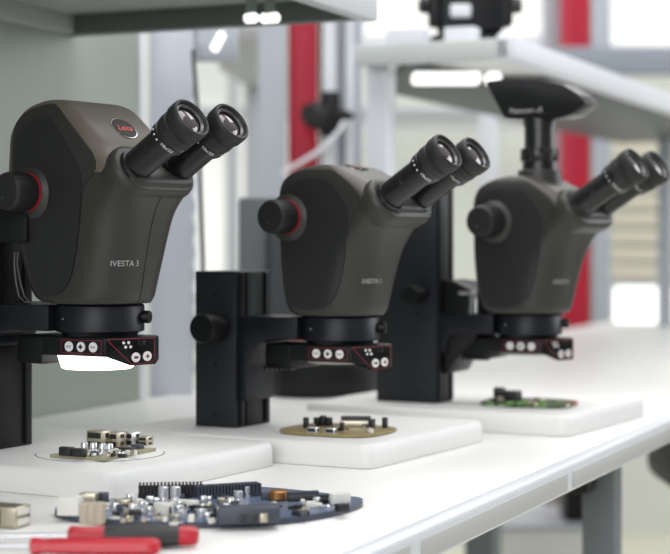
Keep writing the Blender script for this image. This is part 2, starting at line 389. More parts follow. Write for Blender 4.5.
mb = MB(); mb.box((bx0.x, 4.2, cz+0.045), (0.06, 0.12, 0.088), 0.005); o = mb.build('black_box', M['black']); tag(o, 'small black box standing on the low grey cabinet', 'box')
# black joint on the crimson column
jt = empty('black_joint', at(322, 116, 3.26)); tag(jt, 'black round joint of an arm clamped to the crimson column', 'joint')
k = 3.26/1700
mb = MB(); mb.lathe([(-0.03, 0.020), (-0.028, 0.026), (0.012, 0.026), (0.014, 0.022), (0.03, 0.018)], (-0.010, 0, 0), (-0.55, -0.83, 0.1), 32); mb.build('knob', M['rubber'], jt)
mb = MB(); mb.box((0.018, 0.012, 0.004), (0.034, 0.034, 0.088), 0.006); mb.build('bracket', M['black'], jt)
mb = MB(); mb.lathe([(0, 0.016), (0.028, 0.007), (0.034, 0.002)], (0.03, 0.005, 0.002), (1, -0.15, -0.05), 16); mb.build('lever', M['black'], jt)
mb = MB(); mb.tube([at(281, 173, 3.2), at(298, 164, 3.2), at(316, 153, 3.2), at(330, 141, 3.2), at(339, 131, 3.22), at(344, 122, 3.25)], 0.0042, 10)
tag(mb.build('cable', M['postwhite']), 'white cable crossing the crimson column below the black joint', 'cable')
mb = MB(); mb.tube([at(193, 50, 2.46), at(196, 90, 2.46), at(199, 140, 2.46), at(201, 200, 2.46), at(203, 260, 2.46), at(204, 330, 2.46), gp(205, 392, TZ+0.004)], 0.0032, 10)
tag(mb.build('cable', M['cabledark']), 'dark cable hanging beside the perforated grey post', 'cable')
# monitor on its stand behind the middle microscope
mo = empty('monitor', gp(325, 388, TZ)); tag(mo, 'grey backed monitor on a black stand behind the middle microscope', 'monitor')
def mp(name, mb, m): return spart(mo, name, mb, m)
a, b = at(239, 197, 2.52), at(372, 325, 2.52)
mb = MB(); mb.box(((a.x+b.x)/2, 2.53, (a.z+b.z)/2), (b.x-a.x, 0.03, a.z-b.z), 0.006); mp('casing', mb, M['monitor'])
mb = MB(); mb.box(((a.x+b.x)/2+0.02, 2.51, (a.z+b.z)/2-0.01), (b.x-a.x-0.04, 0.03, a.z-b.z-0.02), 0.012, None, 4); mp('rear_cover', mb, M['monitordark'])
c = gp(325, 386, TZ)
mb = MB(); mb.box((c.x, 2.52, TZ+0.09), (0.06, 0.03, 0.16), 0.006); mp('neck', mb, M['black'])
mb = MB(); mb.prism(smooth_poly([(c.x-.085, 2.44), (c.x+.085, 2.44), (c.x+.085, 2.60), (c.x-.085, 2.60)], 3), TZ+0.0004, TZ+0.05, None, 0.008); mp('foot', mb, M['black'])
# instrument and white things on the right shelf
ZT = SZ+0.0325
ins = empty('black_instrument', bp(1.50, 0.43, ZT)); tag(ins, 'black instrument standing on the right shelf', 'instrument')
for nm, c_, d_, m_, bv in (('base', (0, 0, 0.012), (0.13, 0.09, 0.023), 'black', 0.004), ('body', (0.0, 0.005, 0.085), (0.105, 0.07, 0.12), 'black', 0.012), ('side_block', (-0.058, 0, 0.07), (0.02, 0.05, 0.06), 'black', 0.006), ('side_block', (0.058, 0, 0.07), (0.02, 0.05, 0.06), 'black', 0.006), ('white_plate', (-0.018, -0.036, 0.062), (0.034, 0.012, 0.022), 'postwhite', 0.005)):
    mb = MB(); mb.box(c_, d_, bv, None, 3); o = mb.build(nm, M[m_], ins)
    if nm == 'white_plate': o['label'] = 'small white front plate'
for sx_ in (-1, 1):
    mb = MB(); mb.lathe([(0, 0.014), (0.014, 0.014), (0.018, 0.010)], (sx_*0.066, -0.005, 0.075), (sx_, -0.2, 0), 20); mb.build('knob', M['gloss'], ins)
for (ss, nn, w_, lab) in ((1.36, 0.485, 0.06, 'white tray at the end of the right shelf, farther from the black instrument'), (1.375, 0.40, 0.045, 'white tray on the right shelf, directly before the black instrument')):
    tr = empty('tray', bp(ss, nn, ZT), BANG+R(90)); tag(tr, lab, 'tray', 'white trays on the right shelf')
    mb = MB(); mb.box((0, 0, 0.004), (w_, 0.03, 0.008), 0.002); mb.build('bottom', M['postwhite'], tr)
    mb = MB()
    for (c_, d_) in (((0, -0.015, 0.012), (w_, 0.003, 0.022)), ((0, 0.015, 0.012), (w_, 0.003, 0.022)), ((-w_/2, 0, 0.012), (0.003, 0.033, 0.022)), ((w_/2, 0, 0.012), (0.003, 0.033, 0.022))): mb.box(c_, d_, 0.001)
    mb.build('rim', M['postwhite'], tr)
mb = MB(); mb.lathe([(0, 0.016), (0.008, 0.0165), (0.014, 0.013), (0.018, 0.007), (0.0195, 0.001)], bp(1.40, 0.335, ZT), (0, 0, 1), 28)
tag(mb.build('bowl', M['postwhite']), 'small white upturned bowl on the right shelf near its corner', 'bowl')
# chair at the right
chp = at(708, 458, 2.62); ch = empty('swivel_chair', (chp.x+0.18, chp.y+0.1, 0)); tag(ch, 'black padded swivel chair beyond the bench at the right', 'chair')
mb = MB(); mb.box((0, 0, 0.655), (0.44, 0.44, 0.07), 0.03, None, 4); mb.build('seat', M['rubber'], ch)
mb = MB(); mb.box((0.2, 0.02, 0.90), (0.06, 0.40, 0.36), 0.028, None, 4); mb.build('backrest', M['rubber'], ch)
mb = MB(); mb.box((0.23, 0.02, 0.72), (0.02, 0.06, 0.24), 0.004); mb.build('back_bracket', M['black'], ch)
mb = MB(); mb.lathe([(0.06, 0.03), (0.35, 0.03), (0.35, 0.018), (0.625, 0.018)], seg=20); mb.build('gas_column', M['black'], ch)
for q in range(5):
    an = R(q*72+10); mb = MB(); mb.tube([(0.02*math.cos(an), 0.02*math.sin(an), 0.09), (0.26*math.cos(an), 0.26*math.sin(an), 0.065)], 0.018, 10); lg = mb.build('leg', M['black'], ch)
    mb = MB(); mb.lathe([(-0.012, 0.025), (-0.008, 0.029), (0.008, 0.029), (0.012, 0.025)], (0.27*math.cos(an), 0.27*math.sin(an), 0.03), (-math.sin(an), math.cos(an), 0), 20); mb.build('caster', M['rubber'], lg)

# ================================================================== microscopes
HANG = R(-34.5)       # heads face right and towards the camera
SANG = R(-29)
def head_keys(tall):
    # z, back u, front u, half width, back corner radius, front corner radius (millimetres)
    if tall:
        return [(0, -45, 46, 44, 26, 38), (6, -51, 50, 46, 20, 40), (25, -58, 54, 46.5, 14, 38), (45, -63, 58, 47.5, 12, 36), (65, -68, 62, 48.5, 11, 34),
                (85, -73, 68, 49, 10, 32), (102, -75.5, 77, 50, 9, 26), (112, -75.5, 84, 50, 9, 22), (126, -75.5, 70, 50, 9, 20), (140, -75, 48, 49.5, 9, 20),
                (155, -74.5, 38, 49, 9, 17), (166, -70.5, 28, 48.5, 9, 15), (176, -63, 16, 47.5, 9, 12), (184, -53, 5, 46, 9, 9), (189, -38, -6, 43, 7, 7), (190.5, -31, -12, 40, 5, 5)]
    return [(0, -40, 45, 43, 24, 38), (6, -43, 49, 45.5, 18, 40), (25, -46, 53, 46.5, 13, 38), (45, -47.5, 57, 47.5, 11, 36), (65, -48, 62, 48.5, 9, 34),
            (85, -48.5, 71, 49, 9, 30), (100, -48.5, 82, 50, 9, 26), (112, -48.5, 91, 50, 9, 24), (122, -48.5, 84, 50, 9, 22), (134, -47, 66, 49.5, 9, 20),
            (143, -43, 52, 48.5, 9, 18), (150, -35, 38, 46.5, 9, 14), (155.5, -23, 26, 43, 9, 9), (158.5, -8, 14, 39, 6, 6), (159, -4, 8, 36, 4, 4)]
def loft(keys, lv):
    t = bmesh.new(); rings = []
    for z in lv:
        ub, uf, hw, rb, rf = interp(keys, z); ring = []
        for (cx, cy, r, a0) in ((uf-rf, hw-rf, rf, 0), (ub+rb, hw-rb, rb, 90), (ub+rb, -hw+rb, rb, 180), (uf-rf, -hw+rf, rf, 270)):
            for k in range(9):
                an = R(a0+k*90/8); ring.append(t.verts.new((cx+r*math.cos(an), cy+r*math.sin(an), z)))
        rings.append(ring)
    n = len(rings[0])
    for a, b in zip(rings, rings[1:]):
        for k in range(n): t.faces.new((a[k], a[(k+1) % n], b[(k+1) % n], b[k]))
    t.faces.new(rings[0][::-1]); t.faces.new(rings[-1])
    bmesh.ops.recalc_face_normals(t, faces=t.faces)
    return t
def panel_mesh(bvh, poly, off, rows=40, cols=14, skirt=3.0):
    """sheet over the near side of the housing, poly in (u, z)"""
    zs = [p[1] for p in poly]; z0, z1 = min(zs)+.01, max(zs)-.01
    mb = MB(); t = bmesh.new(); grid = []
    for i in range(rows+1):
        z = z0+(z1-z0)*(0.5-0.5*math.cos(math.pi*i/rows)); xs = []
        for a, b in zip(poly, poly[1:]+poly[:1]):
            if (a[1]-z)*(b[1]-z) <= 0 and a[1] != b[1]: xs.append(a[0]+(b[0]-a[0])*(z-a[1])/(b[1]-a[1]))
        l, r = min(xs), max(xs); row = []
        for k in range(cols+1):
            u = l+(r-l)*k/cols
            h = bvh.ray_cast(Vector((u, -300, z)), Vector((0, 1, 0)))
            if h[0] is None: h = bvh.find_nearest(Vector((u, -50, z)))
            p = h[0]+h[1]*off if h[1].y < 0 else h[0]-h[1]*off
            row.append(t.verts.new(p))
        grid.append(row)
    for a, b in zip(grid, grid[1:]):
        for k in range(cols): t.faces.new((a[k], a[k+1], b[k+1], b[k]))
    border = grid[0]+[g[-1] for g in grid[1:]]+grid[-1][-2::-1]+[g[0] for g in grid[-2:0:-1]]
    low = [t.verts.new(v.co+Vector((0, skirt, 0))) for v in border]; n = len(border)
    for k in range(n):
        try: t.faces.new((border[k], border[(k+1) % n], low[(k+1) % n], low[k]))
        except ValueError: pass
    mb._in(t); return mb
TALL_OUT = [(-66, 116), (-66, 164), (-56, 177), (-42, 183), (-22, 186.5), (-13, 185.5), (-7, 181), (38, 137), (42, 127), (38, 119), (24, 108), (12, 60), (4, 30), (-6, 16), (-20, 8), (-40, 8), (-50, 44), (-60, 84)]
TALL_IN = [(-62, 112), (-62, 156), (-54, 167), (-42, 172), (-24, 175), (-16, 172), (-11, 167), (20, 126), (25, 114), (23, 98), (18, 64), (11, 34), (3, 17), (-10, 8), (-36, 7), (-48, 44), (-58, 84)]
SHORT_OUT = [(-44, 100), (-44, 132), (-39, 143), (-28, 150), (-14, 153.5), (18, 153), (30, 149), (58, 128), (60, 118), (52, 106), (36, 72), (28, 32), (18, 12), (4, 8), (-28, 8), (-36, 24), (-41, 60)]
SHORT_IN = [(-41, 98), (-41, 124), (-35, 135), (-24, 141), (-12, 144), (12, 143.5), (22, 139), (42, 116), (45, 106), (42, 90), (37, 58), (30, 32), (20, 14), (4, 7), (-26, 7), (-34, 24), (-38, 60)]

MM = 0.001
def mm_build(mb, name, m, parent, ang=35, recalc=True):
    bmesh.ops.scale(mb.bm, vec=(MM, MM, MM), verts=mb.bm.verts)
    return mb.build(name, m, parent, ang=ang, recalc=recalc)

def microscope(i, D, label, h, colh, tall, lit, camera_on, hs, text_dx, gus=34, fb=-225, cw=(52, 72), kdz=0, kr=16):
    root = empty('stereo_microscope', (D.x, D.y, TZ+0.0004), SANG)
    tag(root, label, 'microscope', 'stereo microscopes along the workbench')
    PT = 24.0        # plate top, mm above table
    # ---- base plate
    mb = MB(); poly = [(fb, -110), (95, -110), (95, 168), (fb, 168)]
    rp = []
    for (x, y), (sx_, sy_) in zip(poly, ((1, 1), (-1, 1), (-1, -1), (1, -1))):
        cx_, cy_ = x+sx_*13, y+sy_*13; a0 = {(1, 1): 180, (-1, 1): 270, (-1, -1): 0, (1, -1): 90}[(sx_, sy_)]
        rp += [(cx_+13*math.cos(R(a0+k*15)), cy_+13*math.sin(R(a0+k*15))) for k in range(7)]
    def ring(p, d): 
        c = Vector(((fb+95)/2, 29)); hx, hy = (95-fb)/2, 139
        return [((x-c.x)*(hx-d)/hx+c.x, (y-c.y)*(hy-d)/hy+c.y) for x, y in p]
    t = bmesh.new(); rr = []
    for d, z in ((1, 0.0), (0, 1.5), (0, 15), (0.8, 21), (2.2, 23.2), (4.5, 24)):
        rr.append([t.verts.new((x, y, z)) for x, y in ring(rp, d)])
    for a, b in zip(rr, rr[1:]):
        n = len(a)
        for k in range(n): t.faces.new((a[k], a[(k+1) % n], b[(k+1) % n], b[k]))
    t.faces.new(rr[0][::-1]); t.faces.new(rr[-1]); mb._in(t)
    base = mm_build(mb, 'base_plate', M['plate'], root, 50)
    mb = MB(); mb.lathe([(PT-1, 61), (PT+0.15, 61), (PT+0.15, 59.8)], seg=64, cap1=True); mm_build(mb, 'disc_gap', M['discrim'], base)
    mb = MB(); mb.lathe([(PT-1, 60), (PT+0.5, 60), (PT+0.9, 59)], seg=64); mm_build(mb, 'stage_disc', M['disc'], base)
    # ---- column
    ch = colh
    mb = MB(); mb.box((-104-cw[0]/2, -44+cw[1]/2, PT+ch/2), (cw[0], cw[1], ch), 1.2)
    col = mm_build(mb, 'column', M['column'], root)
    mb = MB(); ym = -44+cw[1]/2; mb.box((-103.5, ym, PT+ch/2), (3, cw[1]*.45, ch-4), 0.5)
    for q in (-.36, .36): mb.box((-103, ym+q*cw[1], PT+ch/2), (5, 7, ch-4), 0.8)
    mm_build(mb, 'guide_rail', M['black'], col)
    for z in (14, ch*.40, ch*.86):
        mb = MB(); mb.lathe([(0, 2.2), (0.8, 1.8)], (-130, -44, PT+z), (0, -1, 0), 12); mm_build(mb, 'screw', M['black'], col)
    # ---- focus arm with curved gusset, profile in (f, z)
    zb = PT+h-26
    prof = [(-101, zb-gus*2), (-101, PT+h-2), (-60, PT+h-2), (-30, PT+h-2), (-30, zb), (-92+gus, zb)]
    for k in range(1, 10):
        an = R(90+k*10); prof.append((-92+gus+gus*math.cos(an), zb-gus+gus*math.sin(an)))
    prof += [(-93, zb-gus*1.6), (-94, zb-gus*2)]
    my = Matrix(((1, 0, 0, 0), (0, 0, 1, 0), (0, 1, 0, 0), (0, 0, 0, 1)))
    mb = MB(); mb.prism(prof, -40, 18, my, 1.2)
    mb.lathe([(h+PT-27, 40), (h+PT-26, 42), (h+PT-3, 42), (h+PT-1.5, 41), (h+PT-0.5, 39)], seg=56)
    arm = mm_build(mb, 'focus_arm', M['bluegrey'], root)
    mb = MB(); mb.lathe([(0, 1.6), (1.0, 1.4)], (-12, -41.0, PT+h-14), (-.28, -.96, 0), 12); mm_build(mb, 'set_screw', M['chrome'], arm)
    mb = MB(); d = Vector((0.95, 0.31, 0)); mb.lathe([(0, 4), (3, 4), (3, 6), (9, 6), (10, 5)], d*40+Vector((0, 0, PT+h-13)), d, 20); mm_build(mb, 'clamp_screw', M['black'], arm)
    # focus knob on the near face of the column
    kz = PT+h-14+kdz
    mb = MB(); mb.lathe([(0, kr*.7), (10, kr*.7), (10, kr*.95), (13, kr), (38, kr), (40.5, kr*.9), (40.5, 0.5)], (-122, -43.5, kz), (0, -1, 0), 40)
    mm_build(mb, 'focus_knob', M['black'], root)
    if camera_on:
        mb = MB(); mb.prism([(-101, 60), (-101, 178), (-84, 176), (-62, 166), (-52, 158), (-48, 118), (-60, 100), (-85, 76), (-93, 62)], -34, 30, Matrix.Translation((0, 0, PT-24)) @ my, 2.0)
        car = mm_build(mb, 'carriage', M['black'], root)
        mb = MB(); mb.box((-58, -34.5, PT+112), (10, 5, 46), 1.2); mb.box((-66, -34.2, PT+138), (24, 4, 5), 1.0); mm_build(mb, 'latch_plate', M['chrome'], car)
    if tall:
        for q in (0, 3.5):
            mb = MB(); mb.tube([(-64+q, -47, PT+h+48), (-63+q, -49, PT+h+36), (-60+q*1.6, -50, PT+h+18), (-57+q*1.8, -49, PT+h+6), (-52+q*1.5, -46, PT+h+1.2), (-36, -45, PT+h+1.2), (-22, -43, PT+h+0.5)], 0.9, 8)
            mm_build(mb, 'cable', M['cable'], arm)
        mb = MB(); mb.box((-70, -45, PT+h+72), (44, 10, 30), 1.0); mm_build(mb, 'cable_socket', M['black'], arm)
    # ---- objective
    mb = MB(); mb.lathe([(PT+h-37, 26), (PT+h-36, 29), (PT+h-31, 29), (PT+h-31, 35), (PT+h-26, 37)], seg=48)
    mm_build(mb, 'objective', M['black'], root)
    # ---- illuminator
    zt, zm, zl = PT+h-31, PT+h-48.5, PT+h-57.5
    mb = MB()
    mb.prism([(-42, -36), (33, -36), (54, 14), (48, 28), (38, 36), (-42, 36)], zm, zt, None, 1.2)
    # front wing, dropping at the end
    w_ = [(33, -36, zm+0.5), (43.5, -11, zl), (54, 14, zl+0.5), (48, 28, zl+4), (34, 30, zm), (14, -20, zm+0.5)]
    t = bmesh.new(); lo = [t.verts.new((x, y, z)) for x, y, z in w_]; hi = [t.verts.new((x, y, zt-2)) for x, y, z in w_]
    t.faces.new(lo[::-1]); t.faces.new(hi)
    for k in range(6): t.faces.new((lo[k], lo[(k+1) % 6], hi[(k+1) % 6], hi[k]))
    mb._in(t)
    mb.prism([(-76, -30), (-40, -37), (-40, 34), (-76, 30)], zl, zt, None, 2.5)
    for k in range(6 if i else 0): mb.lathe([(-6, 2.2), (6, 2.2)], (-72+k*6, -30, zl+0.5), (0, 1, 0), 10)
    ill = mm_build(mb, 'illuminator', M['black'], root)
    # printed frames and buttons on the near face
    def frame(mb_, x0, x1, z0, z1, y, tck):
        for (a, b, c_, d_) in ((x0, x1, z0, z0+tck), (x0, x1, z1-tck, z1), (x0, x0+tck, z0, z1), (x1-tck, x1, z0, z1)):
            mb_.box(((a+b)/2, y, (c_+d_)/2), (b-a, 0.5, d_-c_))
    mb = MB(); frame(mb, -18, 29, zm+2.4, zt-2.4, -36.2, 0.7)
    cp = mm_build(mb, 'button_frame', M['redprint'], ill)
    glyph = {0: '«', 1: '+', 2: '»'}
    for k in range(3):
        bx_ = -8.5+k*14; bz = (zm+zt)/2
        mb = MB(); mb.lathe([(0, 4.7), (0.9, 4.7), (1.2, 4.3)], (bx_, -36, bz), (0, -1, 0), 28)
        bt = mm_build(mb, 'button', M['button'], ill)
        text_on('button_symbol', '<<' if k == 0 else ('+' if k == 1 else '>>'), 7.0, lambda x, y, b0=bx_, z0=bz: Vector(((b0+x)*MM, -37.35*MM, (z0+y)*MM)), M['badge'], ill, width=5.2 if k != 1 else 4.6, bold=0.5 if k == 1 else 0.12)
    # facet with the plus and minus buttons
    p0 = Vector((33, -36, 0)); p1 = Vector((54, 14, 0)); fd = (p1-p0).normalized(); fl = (p1-p0).length; fn_ = Vector((fd.y, -fd.x, 0))
    def F(u, z, o=0.25): return p0+fd*u+Vector((0, 0, z))+fn_*o
    out = [(1.5, zt-1.6), (fl-1.5, zt-1.6), (fl-1, zl+5), (fl-4, zl+2.2), (fl*.52, zl+1.2)]
    mb = MB()
    for (a, b) in zip(out, out[1:]+out[:1]):
        A, B = F(*a), F(*b); q = (B-A).normalized(); sd = q.cross(fn_)*0.45
        t = bmesh.new(); t.faces.new([t.verts.new(v) for v in (A-sd, B-sd, B+sd, A+sd)]); mb._in(t)
    mm_build(mb, 'control_frame', M['redprint'], ill, recalc=False)
    for (u, z, g) in ((fl*.60, zl+7.6, '-'), (fl*.83, zl+8.2, '+')):
        mb = MB(); mb.lathe([(0, 4.6), (0.9, 4.6), (1.2, 4.2)], F(u, z, 0), fn_, 28); mm_build(mb, 'button', M['button'], ill)
        text_on('button_symbol', g, 7.0, lambda x, y, u=u, z=z: F(u+x, z+y, 1.4)*MM, M['redprint'], ill, width=4.5, bold=0.2)
    mb = MB()
    for (u, z) in ((fl*.36, zt-5), (fl*.46, zt-5), (fl*.40, zt-9), (fl*.50, zt-9)): mb.lathe([(0, 1.5), (0.6, 1.3)], F(u, z, 0), fn_, 12)
    mm_build(mb, 'indicator_dots', M['button'], ill)
    mb = MB(); t = bmesh.new()
    t.faces.new([t.verts.new(F(u, z, 0.35)) for u, z in ((fl*.64, zt-8), (fl*.80, zt-8), (fl*.80, zt-3), (fl*.64, zt-3))]); mb._in(t)
    mb.lathe([(0, 1.6), (3, 1.6), (3.4, 1.2)], F(fl*.74, zt-5.4, 0), fn_, 14)
    mm_build(mb, 'rotary_switch', M['gloss'], ill)
    mb = MB()
    if lit: mb.lathe([(PT+h-62, 32), (PT+h-60.8, 34), (PT+h-48.4, 38)], (-3, 0, 0), seg=48)
    else: mb.lathe([(PT+h-51.5, 31), (PT+h-50.5, 32), (PT+h-48.4, 33)], (-3, 0, 0), seg=48)
    mm_build(mb, 'diffuser', M['glow'] if lit else M['diffuser'], ill)
    # ---- head
    hd = empty('head', (0, 0, (PT+h)*MM), HANG-SANG); hd.scale = (hs, hs, hs); hd.parent = root
    keys = head_keys(tall); zmax = keys[-1][0]
    lv = [0, 1.5, 3, 4.5, 6]+[6+(zmax-20-6)*k/30 for k in range(1, 31)]+[zmax-20+20*math.sin(math.pi/2*k/10) for k in range(1, 11)]
    t = loft(keys, lv); bvh = BVHTree.FromBMesh(t)
    mb = MB(); mb._in(t)
    mb.bm.verts.ensure_lookup_table()
    for f in mb.bm.faces:
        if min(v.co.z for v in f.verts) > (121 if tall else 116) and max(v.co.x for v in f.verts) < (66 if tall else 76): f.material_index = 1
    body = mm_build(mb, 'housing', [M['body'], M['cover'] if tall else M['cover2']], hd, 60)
    mb = panel_mesh(bvh, smooth_poly(TALL_OUT if tall else SHORT_OUT, 1), 0.9); mm_build(mb, 'side_shell', M['shell'], body, 40)
    mb = panel_mesh(bvh, smooth_poly(TALL_IN if tall else SHORT_IN, 1), 1.6); mm_build(mb, 'side_panel', M['panel'], body, 40)
    # front seam
    if tall:
        mb = MB(); pts = []
        for k in range(24):
            z = 1+k*4.6; hit = bvh.ray_cast(Vector((300, 0, z)), Vector((-1, 0, 0))); 
            if hit[0] is not None: pts.append(hit[0])
        mb.tube(pts, 0.5, 8); mm_build(mb, 'seam', M['badge'], body)
    # model name on the near front corner
    az = R(-24)
    dirv = Vector((math.cos(az), math.sin(az), 0)); rt = Vector((-dirv.y, dirv.x, 0))
    def on_front(x, y):
        o = Vector((text_dx[0], text_dx[1], text_dx[2]))+rt*x+Vector((0, 0, y)); h_ = bvh.ray_cast(o+dirv*200, -dirv)
        return (h_[0]+h_[1]*0.55)*MM if h_[0] is not None else o*MM
    text_on('model_name', 'IVESTA 3', 5.4, on_front, M['white'], body, width=(28 if tall else 26), bold=0.0)
    # badge on the top cover
    bd = Vector((0.62, 0, 0.78)).normalized(); bo = Vector((27, 0, 160)) if tall else Vector((20, 0, 156))
    hb = bvh.ray_cast(bo+bd*100, -bd)
    if hb[0] is not None:
        nb = hb[1] if hb[1].dot(bd) > 0 else -hb[1]; c = hb[0]
        bx_ = Vector((0, 1, 0)); by_ = nb.cross(bx_).normalized()
        fr = Matrix((( bx_.x, by_.x, nb.x, c.x), (bx_.y, by_.y, nb.y, c.y), (bx_.z, by_.z, nb.z, c.z), (0, 0, 0, 1)))
        def oval(a_, b_, z0, z1):
            m_ = MB(); m_.prism([(a_*math.cos(2*math.pi*k/36), b_*math.sin(2*math.pi*k/36)) for k in range(36)], z0, z1, fr); return m_
        mm_build(oval(15.5, 13.0, -2, 0.6), 'badge_rim', M['chrome'], body)
        mm_build(oval(14.6, 12.2, 0.2, 1.0), 'badge', M['badge'], body)
        text_on('badge_lettering', 'Leica', 8, lambda x, y: (fr @ Vector((x, y, 1.2)))*MM, M['badgered'], body, width=20, shear=0.35, bold=0.12)
    # magnification knob with red ring
    ku, kz2 = (-41, 104) if tall else ((-18, 106) if camera_on else (-31, 104))
    kb = bvh.ray_cast(Vector((ku, -300, kz2)), Vector((0, 1, 0)))[0]
    mb = MB(); mb.lathe([(-3, 27), (0, 26), (1.6, 24), (3, 21), (5, 19)], kb, (0, -1, 0), 44); mm_build(mb, 'knob_boss', M['body'], hd)
    mb = MB()
    t = bmesh.new(); sg = 96; rr = []
    for (hh, rd, kn) in ((6.8, 17.5, 0), (8, 18.2, 1), (30, 18.2, 1), (32.5, 17.2, 0), (34, 15.5, 0), (34, 0.5, 0)):
        rr.append([t.verts.new(kb+Vector(((rd-(0.5 if kn and k % 4 < 2 else 0))*math.cos(2*math.pi*k/sg), -hh, (rd-(0.5 if kn and k % 4 < 2 else 0))*math.sin(2*math.pi*k/sg)))) for k in range(sg)])
    for a, b in zip(rr, rr[1:]):
        for k in range(sg): t.faces.new((a[k], a[(k+1) % sg], b[(k+1) % sg], b[k]))
    mb._in(t)
    kn_ = mm_build(mb, 'magnification_knob', M['rubber'], hd)
    mb = MB(); mb.lathe([(4.6, 17), (4.7, 18.5), (6.8, 18.5), (7, 17)], kb, (0, -1, 0), 44); mm_build(mb, 'grip_ring' if camera_on else 'red_ring', M['rubber'] if camera_on else M['red'], kn_)
    mb = MB(); mb.lathe([(0, 1.3), (0.5, 1.1)], kb+Vector((-3, -33.8, -6)), (0, -1, 0), 12); mm_build(mb, 'knob_screw', M['lensring'], kn_)
    # eyepiece mount (stadium collar) and two eyepieces
    th = R(32.5); E = Vector((math.cos(th), 0, math.sin(th))); ecen = Vector((67, 0, 124)) if tall else Vector((77, 0, 122))
    eup = Vector((-math.sin(th), 0, math.cos(th))); ey = Vector((0, 1, 0))
    fr = Matrix(((ey.x, eup.x, E.x, ecen.x), (ey.y, eup.y, E.y, ecen.y), (ey.z, eup.z, E.z, ecen.z), (0, 0, 0, 1)))
    def stad(r, hsep): 
        return [(hsep+r*math.cos(R(-90+k*10)), r*math.sin(R(-90+k*10))) for k in range(19)]+[(-hsep+r*math.cos(R(90+k*10)), r*math.sin(R(90+k*10))) for k in range(19)]
    mb = MB(); t = bmesh.new(); rr = []
    for (z, rd) in ((-34, 20), (-18, 24.5), (-4, 26), (0.5, 25), (3, 22.5)):
        rr.append([t.verts.new((x, y, z)) for x, y in stad(rd, 27)])
    n = len(rr[0])
    for a, b in zip(rr, rr[1:]):
        for k in range(n): t.faces.new((a[k], a[(k+1) % n], b[(k+1) % n], b[k]))
    t.faces.new(rr[0][::-1]); t.faces.new(rr[-1]); mb._in(t, fr)
    mm_build(mb, 'eyepiece_mount', M['body'], hd, 50)
    for sgn in (-1, 1):
        o = ecen+Vector((0, sgn*29, 0)); xb = 0 if tall else 6.5
        mb = MB(); mb.lathe([(1, 20), (3.0, 20), (3.2, 17.6), (7, 17.0), (7.2, 14.6), (44+xb, 14.6), (44.2+xb, 16.2), (48+xb, 16.6)], o, E, 44)
        ep = mm_build(mb, 'eyepiece', M['eye'], hd)
        mb = MB(); mb.lathe([(47, 16.4), (47.5, 17.6), (51, 17.8), (53.6, 18.2), (54, 17.6), (56, 17.6), (56.2, 18.2), (58, 18.3)], o+E*xb, E, 44); mm_build(mb, 'marking_ring', M['gloss'], ep)
        mb = MB(); mb.lathe([(57.5, 18.2), (58, 18.8), (66, 19.0), (66.6, 18.2), (68, 18.2), (69, 19.4), (71, 20.2), (79.5, 20.4), (82, 19.9), (83, 18.9), (82.6, 17.6), (79.5, 16.3), (77, 15.9)], o+E*xb, E, 48, cap1=False)
        mm_build(mb, 'eyecup', M['rubber'], ep)
        mb = MB(); mb.lathe([(75, 16.0), (80.2, 16.0), (80.4, 14.8), (78.6, 13.2)], o+E*xb, E, 44, cap1=False); mm_build(mb, 'lens_ring', M['lensring'], ep)
        mb = MB(); mb.lathe([(76.6, 13.8), (78.2, 11.4), (79.2, 7.4), (79.6, 3), (79.7, 0.3)], o+E*xb, E, 40); mm_build(mb, 'lens', M['lens'], ep)
        mb = MB(); mb.box(o+E*28+Vector((0, -14.6, 0)), (9, 1.6, 6), 0.4, E.to_track_quat('X', 'Z').to_matrix().to_4x4()); mm_build(mb, 'locking_tab', M['eye'], ep)
        # dots and lettering on the marking ring, seen from the near side
        e1 = Vector((0, -1, 0)); e2 = E.cross(e1)
        def oncyl(a_, t_, r_): return o+E*(t_+xb)+(e1*math.cos(a_)+e2*math.sin(a_))*r_
        sg_ = 1 if e2.z > 0 else -1
        mb = MB()
        for k in range(3):
            a_ = R(30-k*19)*sg_; mb.lathe([(-0.3, 1.0), (0.4, 0.8)], oncyl(a_, 49.5, 17.7), oncyl(a_, 49.5, 20)-oncyl(a_, 49.5, 0), 10)
        mm_build(mb, 'scale_dots', M['print2'], ep)
        text_on('eyepiece_lettering', '10x/23', 4.2, lambda x, y: oncyl((R(-47)-x/18)*sg_, 51.2+y*.8, 18.15)*MM, M['print2'], ep, width=13, bold=0.03)
    # ---- camera on a port tube
    if camera_on:
        pb = Vector((15, 0, 151))
        mb = MB(); mb.lathe([(-6, 27), (4, 26), (14, 25), (15, 24)], pb, (0, 0, 1), 44); mm_build(mb, 'port_base', M['body'], hd)
        mb = MB(); mb.lathe([(13, 20), (24, 20), (24, 17.5), (66, 17.5), (66, 19), (75, 19)], pb, (0, 0, 1), 44); pt_ = mm_build(mb, 'port_tube', M['gloss'], hd)
        mb = MB(); t = bmesh.new(); rr = []
        for hh in (25, 26.5, 38.5, 40):
            rr.append([t.verts.new(pb+Vector(((22-(1.6 if k % 8 < 3 and 26 < hh < 39 else 0.8*(hh in (25, 40))))*math.cos(2*math.pi*k/96), (22-(1.6 if k % 8 < 3 and 26 < hh < 39 else 0.8*(hh in (25, 40))))*math.sin(2*math.pi*k/96), hh))) for k in range(96)])
        for a, b in zip(rr, rr[1:]):
            for k in range(96): t.faces.new((a[k], a[(k+1) % 96], b[(k+1) % 96], b[k]))
        t.faces.new(rr[0][::-1]); t.faces.new(rr[-1]); mb._in(t); mm_build(mb, 'ribbed_ring', M['gloss'], pt_)
        pf = [(x*.86, y*.86) for x, y in [(-72, 55), (-42, 2), (40, 0), (58, 4), (80, 18), (70, 30), (45, 45), (12, 53), (-26, 57)]]
        q = []
